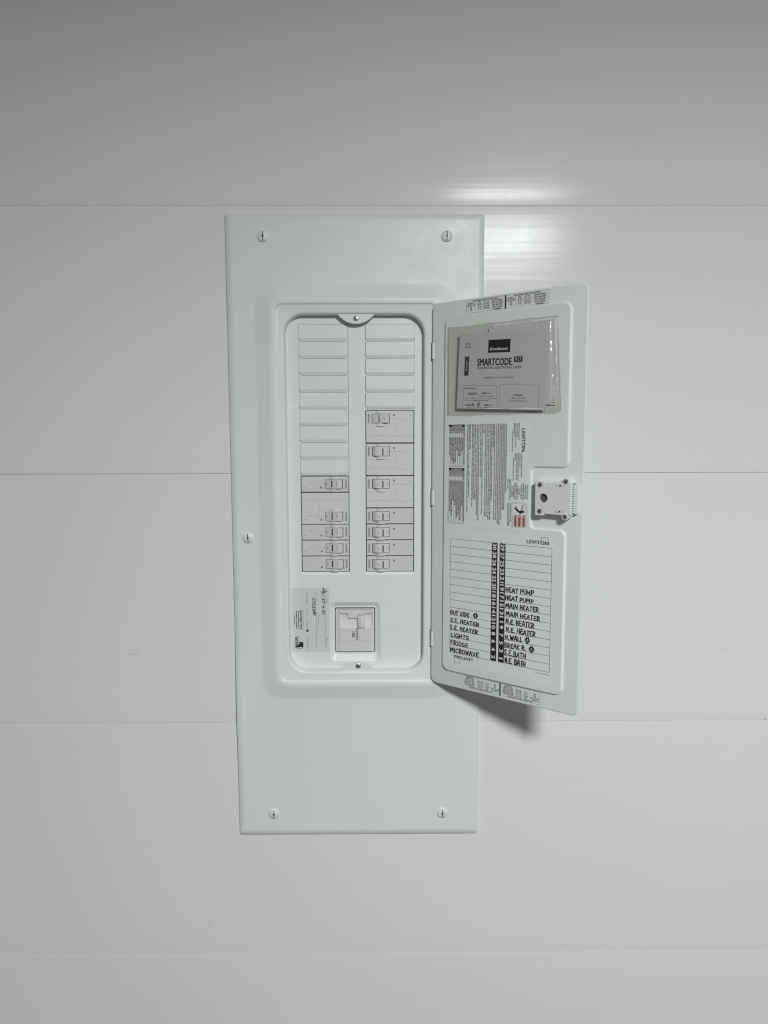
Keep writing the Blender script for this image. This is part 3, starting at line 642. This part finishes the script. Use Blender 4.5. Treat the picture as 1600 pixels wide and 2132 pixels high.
for x, y in ((209.4, 91.8), (209.3, 46.9)): mb.dome(x, y, 4.6, 12, 0.5, 'latch', 20, 2)
mb.build('latch', door, 40)
for x, y in ((174.5, 86.6), (209.4, 91.8), (174.7, 52.4), (209.3, 46.9)):
    mb = MB(); mb.disc(x, y, 3.0, 12.64, 'charcoal', 18); mb.dome(x, y, 2.5, 12.5, 0.7, 'zinc', 18, 3)
    for a in (20, 110):
        c, s = math.cos(math.radians(a)) * 1.7, math.sin(math.radians(a)) * 1.7
        mb.stroke([(x - c, y - s), (x + c, y + s)], 0.7, 13.23 + a * 1e-4, 'ink', False)
    mb.build('latch_screw', door, 40)

# ================================================================== breakers
def hump(x): 
    t = (x + 13.9) / 7.0
    return 2.6 * (1 - t * t) ** 0.9 if abs(t) < 1 else 0.0
def make_breaker(poles, on, label, frame):
    root = thing('circuit_breaker', frame, label, 'circuit breaker', 'circuit breakers in the panel')
    cm = 'narrow_case' if poles == 1 else 'case'; H = 11.25 if poles == 1 else 23.25; hy = 0.0 if poles == 1 else 12.0; X = 34.9
    mb = MB()
    mb.prism([(-X, -H), (X, -H), (X, H), (-X, H)], -30, 0, cm, 0.5)
    xs = [-20.9 + 14.0 * i / 16 for i in range(17)]; y0, y1 = hy - 11.6, hy + 11.2
    top = [(x, hump(x) + 0.02) for x in xs]
    n = len(top); vs = [(x, y0, z) for x, z in top] + [(x, y1, z) for x, z in top] + [(x, y0, -0.2) for x, z in top] + [(x, y1, -0.2) for x, z in top]
    fs = [(i, i + 1, n + i + 1, n + i) for i in range(n - 1)] + [(2 * n + i, 2 * n + i + 1, i + 1, i) for i in range(n - 1)] + [(n + i, n + i + 1, 3 * n + i + 1, 3 * n + i) for i in range(n - 1)]
    mb.add(vs, fs, cm)
    mb.build('case', root, 40)
    mb = MB()
    xs = [-26.6 + 26.4 * i / 22 for i in range(23)]
    mb.add([(x, hy - 7.05, hump(x) + 0.1) for x in xs] + [(x, hy + 7.05, hump(x) + 0.1) for x in xs], [(i, i + 1, 23 + i + 1, 23 + i) for i in range(22)], 'slot')
    mb.build('toggle_slot', root, 30)
    prof = [(-25.7, 0.0), (-25.6, 1.3), (-24.8, 2.4), (-20.6, 5.5), (-19.6, 5.75), (-18.4, 5.5), (-15, 4.6), (-9, 3.6), (-5.5, 2.3), (-0.9, 0.9), (-0.8, 0.0)]
    if not on: prof = [(-26.6 - x, z) for x, z in prof][::-1]
    mb = MB(); n = len(prof); yy = (hy - 6.5, hy - 6.2, hy + 6.2, hy + 6.5)
    ring_ = lambda y, d: [(x, y, max(0, z - d)) for x, z in prof]
    mb.loft([ring_(yy[0], 0.5), ring_(yy[1], 0), ring_(yy[2], 0), ring_(yy[3], 0.5)], 'toggle', True, True)
    tg = mb.build('toggle', root, 30)
    def pz(x):
        for (a, za), (b, zb) in zip(prof, prof[1:]):
            if a <= x <= b and b > a: return za + (zb - za) * (x - a) / (b - a)
        return 0
    mb = MB()
    b0, b1 = (-11.3, -9.5) if on else (-16.9, -15.0)
    mb.add([(b0, hy - 5.6, pz(b0) + 0.1), (b1, hy - 5.6, pz(b1) + 0.1), (b1, hy + 4.4, pz(b1) + 0.1), (b0, hy + 4.4, pz(b0) + 0.1)], [(0, 1, 2, 3)], 'ink')
    if not on: mb.add([(b0 + 0.3, hy - 4.9, pz(b0) + 0.15), (b1 - 0.3, hy - 4.9, pz(b1) + 0.15), (b1 - 0.3, hy + 3.9, pz(b1) + 0.15), (b0 + 0.3, hy + 3.9, pz(b0) + 0.15)], [(0, 1, 2, 3)], 'seam')
    mb.build('marker_bar', root, 0)
    mb = MB()
    mb.text("OFF", -16.9 if on else -24.3, hy - 3.0, 1.7, 0.1, 'grey_ink', W=4.6, rot=90); mb.text("ON", -1.8 if on else -7.4, hy - 2.6, 1.7, 0.1, 'grey_ink', W=3.8, rot=90)
    mb.v = [(x, y, pz(x) + 0.12) for x, y, zq in mb.v]
    mb.build('toggle_lettering', root, 0)
    mb = MB()
    mb.text("LEVITON", -29.9, hy - 6.9, 2.3, 0.06, 'ink', W=13.2, rot=90, bold='m')
    mb.build('brand_lettering', root, 0); mb = MB()
    mb.frame(-33.6, hy + 1.2, -29.8, hy + 6.0, 0.2, 0.05, 'pale_ink'); mb.build('logo_square', root, 0); mb = MB()
    mb.text("20" if on else "40", 7.0, hy + 3.2, 2.3, 0.06, 'ink', W=3.2, rot=90, bold='x')
    mb.build('amp_number', root, 0); mb = MB()
    mb.text("1", 31.6, hy + 4.4, 2.2, 0.06, 'ink', rot=90, bold=True)
    mb.build('pole_number', root, 0)
    mb = MB(); s_ = lambda p, w=0.24: mb.stroke(p, w, 0.04, 'seam', False)
    if poles == 1:
        s_([(-0.2, -0.2), (13.5, -0.2), (15, -0.9), (30.5, -0.9), (31.6, -0.2), (34.4, -0.2)], 0.16)
    else:
        s_([(-0.2, 12.2), (13.5, 12.2), (14.6, 11), (27.6, 11)], 0.34); s_([(28.4, 12.2), (35, 12.2)], 0.18)
        s_([(9, 12.2), (9, -12.8)], 0.26); s_([(-35, -12.9), (13.5, -12.9), (14.6, -14.2), (27.6, -14.2), (28.8, -12.9), (35, -12.9)], 0.34)
        s_([(-35, 5.2), (-26.6, 5.2)], 0.2); s_([(-35, -0.4), (8.9, -0.4)], 0.16)
    mb.build('seam_line', root, 0)
    return root
def copy_thing(o, frame, label):
    r = o.copy(); C.objects.link(r); r.matrix_world = frame; r['label'] = label
    for ch in o.children:
        c = ch.copy(); C.objects.link(c); c.parent = r
    return r
BZ = ZD + 0.6
RX, LX = 49.2, -47.2
bf = lambda x, y, rot: at(WALL, x, y, BZ + random.uniform(-0.25, 0.25), rot)
off2 = make_breaker(2, False, 'wide breaker switched off with grey bar, topmost breaker under the blank plates', bf(RX, 164.2, 0))
on2 = make_breaker(2, True, 'wide breaker with black bar directly below the switched-off breaker', bf(RX, 116.0, 0))
copy_thing(on2, bf(RX, 68.0, 0), 'wide breaker directly above the four narrow breakers of the right column')
copy_thing(on2, bf(LX, 43.4, 180), 'wide breaker between narrow breakers in the left column, its toggle at the bottom')
on1 = make_breaker(1, True, 'narrow breaker directly below the three wide breakers of the right column', bf(RX, 31.9, 0))
copy_thing(on1, bf(RX, 7.8, 0), 'narrow breaker second below the three wide breakers, right column')
copy_thing(on1, bf(RX, -16.2, 0), 'narrow breaker second from the bottom of the right column')
copy_thing(on1, bf(RX, -40.2, 0), 'bottom narrow breaker of the right column, above bare metal')
copy_thing(on1, bf(LX, 79.6, 180), 'narrow breaker directly below the nine blank plates of the left column')
copy_thing(on1, bf(LX, 7.7, 180), 'narrow breaker directly below the wide breaker of the left column')
copy_thing(on1, bf(LX, -16.3, 180), 'narrow breaker second from the bottom of the left column')
copy_thing(on1, bf(LX, -40.3, 180), 'bottom narrow breaker of the left column, above the paper sticker')

# main breaker
mainb = thing('main_breaker', at(WALL, -4.2, -143.3, ZD - 3.2), 'square main breaker marked 100 near the bottom of the panel', 'circuit breaker')
mb = MB()
mb.prism(rrect(-29.4, -33, 29.4, 33, 1.6, 3), -30, 0, 'case', 0.5)
# raised face with a scooped hand-hold, as a height field
def hf(x, y):
    h = 1.8
    e = min((x + 25.2) / 1.2, (27.4 - x) / 1.2, 1.0)
    if e < 0: return None
    h *= max(0, min(1, e))
    tx = min(1, max(0, min((x + 24.4) / 2.6, (26.4 - x) / 1.0)))
    ytop = 24.8 + 2.6 * min(1, abs(x - 1) / 25) ** 1.3
    up = min(1, max(0, (ytop - y) / 1.6)); dn = min(1, max(0, (y - 3.6 - 0.003 * (x * x)) / 15.0))
    return h - 3.6 * tx * min(1, max(0, (ytop - y) / 1.1)) * (dn ** 0.8)
nx, ny = 54, 68; g = {}
for i in range(nx + 1):
    for j in range(ny + 1):
        x = -25.2 + 52.6 * i / nx; y = -32.4 + 64.8 * j / ny
        g[i, j] = (x, y, 0.05 + (hf(x, y) or 0.0))
idx = {k: n for n, k in enumerate(g)}
mbf = MB(); mbf.add(list(g.values()), [(idx[i, j], idx[i + 1, j], idx[i + 1, j + 1], idx[i, j + 1]) for i in range(nx) for j in range(ny)], 'case')
# case top is pushed back so that the scoop shows
mb.v = [(x, y, z - 6.5 if z > -1 and abs(x) < 25 and abs(y) < 32.6 else z) for x, y, z in mb.v]
mb2 = MB()
mb2.loft([ring(-29.4, -33, 29.4, 33, 1.6, -30), ring(-29.4, -33, 29.4, 33, 1.6, -0.5), ring(-28.9, -32.5, 28.9, 32.5, 1.4, 0.0), ring(-25.2, -32.4, 27.4, 32.4, 0.3, 0.05)], 'case', cap=False)
mb2.add(mbf.v, mbf.f, 'case')
mb2.build('case', mainb, 35)
mb = MB()
mb.prism(rrect(-10, 18.6, 4, 26.6, 1.2, 3), -4, 1.9, 'case', 0.5); mb.build('handle_guard', mainb, 40)
mb = MB(); mb.rect(-7.4, 13.4, 2.8, 19, -3.1, 'white'); mb.rect(-8.0, 13.2, -6.6, 19, -3.0, 'ink'); mb.text("ON", -5.2, 14.6, 2.0, -3.0, 'grey_ink', bold=True); mb.disc(0.8, 15.6, 1.1, -3.0, 'grey_ink', 10)
mb.build('status_window', mainb, 0)
mb = MB(); n = 12
pr = [(3.6, -3.6)] + [(9.4 + 5.8 * math.cos(math.radians(180 - 15 * i)), 1.6 + 4.6 * math.sin(math.radians(15 * i)) ** 0.8 if i not in (0, 12) else 1.6) for i in range(13)] + [(15.2, -3.6)]
mb.loft([[(x, 4.6, min(z, 4.2)) for x, z in pr], [(x, 5.6, z) for x, z in pr], [(x, 22.4, z) for x, z in pr], [(x, 23.2, min(z, 4.6)) for x, z in pr]], 'toggle', True, True)
mb.build('toggle', mainb, 50)
mb = MB()
mb.text("LEVITON", 1.7, 3.2, 2.9, 1.92, 'ink', W=17.2, rot=-90, bold='m'); mb.build('brand_lettering', mainb, 0); mb = MB()
mb.frame(4.6, -13.9, 7.8, -7.9, 0.2, 1.9, 'pale_ink'); mb.build('logo_square', mainb, 0); mb = MB()
mb.text("100", -4.6, -1.7, 4.4, 1.92, 'ink', W=8.8, rot=-90, bold=True); mb.build('rating_number', mainb, 0); mb = MB(); mb.stroke([(-25, -15.8), (26.6, -15.8)], 0.24, 1.9, 'seam', False)
mb.build('seam_line', mainb, 0)

# ================================================================== inspection sticker
st = thing('inspection_sticker', at(WALL, -100.2, -175.6, ZD + 0.05), 'grey paper inspection sticker with a handwritten date beside the main breaker', 'sticker')
SX = lambda a: (a - 80) * 0.0546
SY = lambda b: (1965 - b) * 0.0559
mb = MB(); mb.box(0, 0, 57.6, 99.2, 0, 0.16, 'sticker'); mb.build('paper', st, 0)
mb = MB(); z = 0.22
def up(t, a, b0, b1, h, bold=False, m='ink', xs=None): mb.text(t, SX(a), SY(b0), h * 0.0546, z, m, W=abs(b0 - b1) * 0.0559, rot=90, bold=bold)
up("State of Idaho", 176, 1210, 935, 32, True); up("Division of Occupational", 234, 1320, 830, 34, 'x'); up("and Professional Licenses", 292, 1325, 825, 34, 'x')
up("FINAL INSPECTION", 368, 1345, 800, 44, 'x'); up("To be covered only by authorization", 418, 1355, 790, 20)
for t, b0, b1 in (("ELECTRICAL", 1800, 1535), ("PLUMBING", 1330, 1095), ("HVAC", 900, 792), ("BUILDING", 555, 340)): up(t, 535, b0, b1, 36, False, 'grey_ink')
for b in (1855, 1380, 950, 612): mb.frame(SX(488), SY(b + 32), SX(546), SY(b - 32), 0.25, z, 'grey_ink')
mb.rect(SX(762), SY(1865), SX(770), SY(288), z, 'blue_ink'); mb.rect(SX(1013), SY(1862), SX(1021), SY(270), z, 'blue_ink')
up("Permit Number", 838, 1215, 930, 34); up("Date", 1088, 1662, 1578, 34); up("Inspector", 1080, 648, 480, 34)
mb.build('lettering', st, 0)
mb = MB()
mb.text("DOPL", SX(258), SY(1765), 4.5, z, 'ink', W=12.8, rot=90, bold='m')
up("OCCUPATIONAL LICENSES", 292, 1690, 1525, 18)
cx, cy = SX(290), SY(1790); mb.stroke([(cx + 5.2 * math.cos(t * 0.1309), cy + 5.4 * math.sin(t * 0.1309)) for t in range(49)], 0.7, z, 'ink', False)
mb.poly([(SX(a), SY(b), z + 0.03) for a, b in ((160, 1840), (160, 1815), (205, 1810), (215, 1780), (270, 1770), (300, 1700), (340, 1690), (400, 1700), (402, 1840), (330, 1830), (280, 1845), (230, 1840))], 'ink')
mb.build('emblem', st, 0)
mb = MB(); z = 0.26
write(mb, "1847323", SX(752), SY(968), 4.0, 26.4, z, 0.85, 'marker', rot=90, slant=0.35, drift=0.6, seed=3)
mb.build('handwritten_number', st, 0); mb = MB()
write(mb, "12-4-25", SX(1012), SY(940), 4.4, 24.2, z, 0.85, 'marker', rot=90, slant=0.3, drift=0.4, seed=8)
mb.build('handwritten_date', st, 0); mb = MB()
mb.stroke([(SX(a), SY(b)) for a, b in ((995, 465), (930, 350), (915, 300), (960, 330), (1000, 360), (975, 300), (940, 260), (985, 300), (1010, 330), (960, 200), (1000, 240), (1050, 310), (1065, 320), (1072, 260))], 0.75, z + 0.02, 'marker')
mb.build('signature', st, 0); mb = MB()
mb.stroke([(SX(a), SY(b)) for a, b in ((500, 1400), (540, 1380), (520, 1350), (545, 1362), (500, 1372), (535, 1398))], 1.1, z, 'marker')
mb.build('check_mark', st, 0)

# ================================================================== pouch, booklet and sheets on the door
pouch = thing('document_pouch', at(DOOR, 27.4, 177.9, PT), 'clear plastic pouch full of papers fixed to the open panel door', 'plastic pouch')
PO = [(0, 0), (163.2, 0.2), (166.6, 0.8), (169.2, 2.6), (169.9, 5.2), (162.9, 120.1), (162.2, 122.0), (160.7, 122.9), (0, 122.1)]
def dens(p, step=4.0):
    o = []
    for i in range(len(p)):
        a, b = p[i], p[(i + 1) % len(p)]; n = max(1, int(math.hypot(b[0] - a[0], b[1] - a[1]) / step))
        o += [(a[0] + (b[0] - a[0]) * k / n, a[1] + (b[1] - a[1]) * k / n) for k in range(n)]
    return o
PD = dens(PO); cxp, cyp = 82, 61
def shrink(d):
    o = []
    for x, y in PD:
        a = 1 - d / 82; b = 1 - d / 61
        q = 0.45 * math.sin(x * 0.11 + 1) + 0.35 * math.sin(y * 0.17) + 0.3 * math.sin((x + y) * 0.31)
        o.append((cxp + (x - cxp) * a + (q if y > 2 else 0) * 0.6, cyp + (y - cyp) * b + q))
    return o
mb = MB(); rg = []
for d, z in ((0, 0.15), (0.01, 0.5), (3.2, 0.7), (4.5, 2.6), (6.5, 5.6), (9, 7.2), (12, 7.9), (20, 8.6), (36, 9.2), (52, 9.3)):
    rg.append([(x, y, z + (0.5 * math.sin(x * 0.13 + y * 0.07) + 0.4 * math.sin(y * 0.21 - x * 0.05) if d > 8 else 0)) for x, y in shrink(d)])
mb.loft(rg, 'film'); fl = mb.build('film', pouch, 70)
mb = MB()
for d0, d1, z in ((0.1, 1.0, 0.62), (3.0, 3.6, 0.9)):
    a, b = shrink(d0), shrink(d1); n = len(a)
    mb.add([(x, y, z) for x, y in a] + [(x, y, z + 0.02) for x, y in b], [(i, (i + 1) % n, n + (i + 1) % n, n + i) for i in range(n)], 'weld')
mb.build('weld_seam', pouch, 0)

bk = thing('instruction_booklet', at(DOOR, 47.0, 188.0, PT + 3.0, -2.3), 'folded installation guide with a black logo box, front paper in the clear pouch', 'booklet')
BX = lambda a: (a - 55) * 0.0909
BY = lambda b: (1250 - b) * 0.0838
mb = MB(); BW, BH = 127.2, 101.8
def sheet(mb, x0, y0, x1, y1, z0, z1, m, sag=0.0):
    n = 14; k = 10
    vs = [(x0 + (x1 - x0) * i / n, y0 + (y1 - y0) * j / k, z1 - sag * (i / n) ** 3) for j in range(k + 1) for i in range(n + 1)]
    fs = [(j * (n + 1) + i, j * (n + 1) + i + 1, (j + 1) * (n + 1) + i + 1, (j + 1) * (n + 1) + i) for j in range(k) for i in range(n)]
    mb.add(vs, fs, m)
    e = [(x, y, z) for (x, y, z) in vs]
    bottom = [vs[i] for i in range(n + 1)]; right = [vs[j * (n + 1) + n] for j in range(k + 1)]; top = [vs[k * (n + 1) + i] for i in range(n + 1)][::-1]; left = [vs[j * (n + 1)] for j in range(k + 1)][::-1]
    loop = bottom + right[1:] + top[1:] + left[1:-1]
    mb.loft([[(x, y, z0) for x, y, z in loop], loop], m, False)
sheet(mb, 0, 0, BW, BH, 2.6, 3.6, 'paper', 0.5)
mb.build('cover', bk, 30)
for k, (dx, dy, z0, z1) in enumerate(((1.3, -0.6, 1.9, 2.5), (2.6, 0.4, 1.2, 1.8), (0.8, -1.6, 0.6, 1.1), (3.6, 0.8, 0.0, 0.5))):
    mb = MB(); sheet(mb, 1 + dx, dy, BW + dx, BH - 1 + min(dy, 0), z0, z1, 'paper', 0.3); mb.build('page', bk, 30)
mb = MB(); z = 3.72
def zc(): 
    mb.v = [(x, y, q - 0.5 * max(0, min(1, x / BW)) ** 3) for x, y, q in mb.v]
mb.rect(BX(550), BY(362), BX(907), BY(160), z, 'ink'); mb.text("Kwikset", BX(578), BY(325), 3.6, z + 0.03, 'white', W=26, bold='m', slant=0.22)
mb.rect(BX(162), BY(715), BX(237), BY(408), z, 'charcoal'); mb.text("ENGLISH", BX(208), BY(640), 1.7, z + 0.03, 'white', W=13.5, rot=90, bold=True)
mb.text("68574", BX(162), BY(222), 2.3, z, 'grey_ink', W=7.6, bold=True); mb.text("Rev 02", BX(162), BY(268), 2.3, z, 'grey_ink', W=8.6, bold=True)
mb.text("SMARTCODE", BX(380), BY(560), 9.0, z, 'ink', W=51, bold='m')
o = rrect(BX(978), BY(520), BX(1110), BY(432), 1.4, 4); mb.poly([(x, y, z) for x, y in o], 'ink')
mb.text("917", BX(1044), BY(510), 5.4, z + 0.03, 'white', W=8.6, align='c')
mb.disc(BX(968), BY(545), 0.35, z, 'grey_ink', 6)
mb.text("RESIDENTIAL ELECTRONIC LEVER", BX(380), BY(614), 2.9, z, 'grey_ink', W=66, bold=True)
mb.text("Installation and User Guide", BX(505), BY(765), 3.1, z, 'grey_ink', W=43)
for a, b, c, d in ((165, 875, 725, 1262), (770, 860, 1390, 1262)):
    mb.rect(BX(a), BY(b) - 0.15, BX(c), BY(b) + 0.15, z, 'grey_ink'); mb.rect(BX(a) - 0.15, BY(d) + 1.2, BX(a) + 0.15, BY(b), z, 'grey_ink'); mb.rect(BX(c) - 0.15, BY(d) + 1.2, BX(c) + 0.15, BY(b), z, 'grey_ink')
mb.rect(BX(168), BY(1082), BX(722), BY(1078), z, 'grey_ink')
mb.text("Required tools", BX(180), BY(930), 2.0, z, 'charcoal', W=17, bold=True); mb.text("Ruler", BX(318), BY(1052), 1.2, z, 'grey_ink', W=4.4, align='c', bold=True); mb.text("Phillips head screwdriver", BX(552), BY(1052), 1.2, z, 'grey_ink', W=21, align='c', bold=True)
mb.text("Additional Tools depending on application", BX(190), BY(1120), 1.2, z, 'grey_ink', W=36, bold=True)
mb.rect(BX(243), BY(1020), BX(395), BY(990), z, 'pale_ink'); mb.frame(BX(243), BY(1020), BX(395), BY(990), 0.25, z + 0.02, 'grey_ink')
for a, b in ((478, 1000), (530, 1188)):
    mb.rect(BX(a), BY(b + 14), BX(a + 75), BY(b - 14), z, 'pale_ink'); mb.frame(BX(a), BY(b + 14), BX(a + 75), BY(b - 14), 0.3, z + 0.02, 'charcoal'); mb.stroke([(BX(a + 75), BY(b)), (BX(a + 150), BY(b))], 0.6, z, 'charcoal', False)
mb.rect(BX(205), BY(1200), BX(345), BY(1176), z, 'pale_ink'); mb.frame(BX(205), BY(1200), BX(345), BY(1176), 0.25, z + 0.02, 'charcoal'); mb.stroke([(BX(325), BY(1158)), (BX(350), BY(1180)), (BX(352), BY(1222))], 0.8, z + 0.03, 'charcoal')
mb.poly([(BX(a), BY(b), z) for a, b in ((410, 1205), (430, 1210), (458, 1185), (460, 1148), (440, 1145), (410, 1165))], 'pale_ink'); mb.stroke([(BX(a), BY(b)) for a, b in ((410, 1205), (430, 1210), (458, 1185), (460, 1148), (440, 1145), (410, 1165), (410, 1205))], 0.25, z + 0.02, 'charcoal', False)
for t, x, w in (("Hammer", 272, 7), ("Wood block", 440, 10), ("Flathead screwdriver", 612, 17)): mb.text(t, BX(x), BY(1230), 1.1, z, 'grey_ink', W=w, align='c', bold=True)
mb.text("Kwikset", BX(1070), BY(1040), 2.3, z, 'ink', W=12.6, align='c', bold=True); mb.text("1-800-327-5625", BX(1070), BY(1088), 2.3, z, 'grey_ink', W=21.5, align='c'); mb.text("www.kwikset.com", BX(1070), BY(1130), 2.1, z, 'grey_ink', W=25, align='c')
zc(); mb.build('cover_print', bk, 0)

fs = thing('folded_sheet', at(DOOR, 100, 186.5, PT + 1.9, 1.2), 'plain white folded sheet tilted up behind the installation guide', 'paper')
mb = MB(); sheet(mb, -4, 2, 83.5, 107.5, 0, 0.9, 'sheet', -0.6); mb.build('page', fs, 30)
mb = MB(); mb.stroke([(74.5, 106), (68, 96), (66.5, 70), (69, 40), (72, 20), (74.5, 6)], 0.5, 1.3, 'fold', False); mb.stroke([(78, 107), (80.6, 80), (79.4, 45), (78.4, 24)], 0.6, 1.35, 'fold', False)
mb.build('fold_line', fs, 0)
f2 = thing('folded_sheet', at(DOOR, 98, 188.3, PT + 0.5, 0.3), 'white folded sheet rearmost in the pouch with two creases along its bottom edge', 'paper')
mb = MB(); sheet(mb, 0, 0, 92, 109.2, 0, 1.0, 'sheet', -0.3); mb.build('page', f2, 30)
mb = MB(); mb.stroke([(60, 5.8), (91.6, 6.2)], 0.7, 1.42, 'fold', False); mb.stroke([(60, 2.6), (91.6, 3.4)], 0.8, 1.42, 'fold', False); mb.build('fold_line', f2, 0)
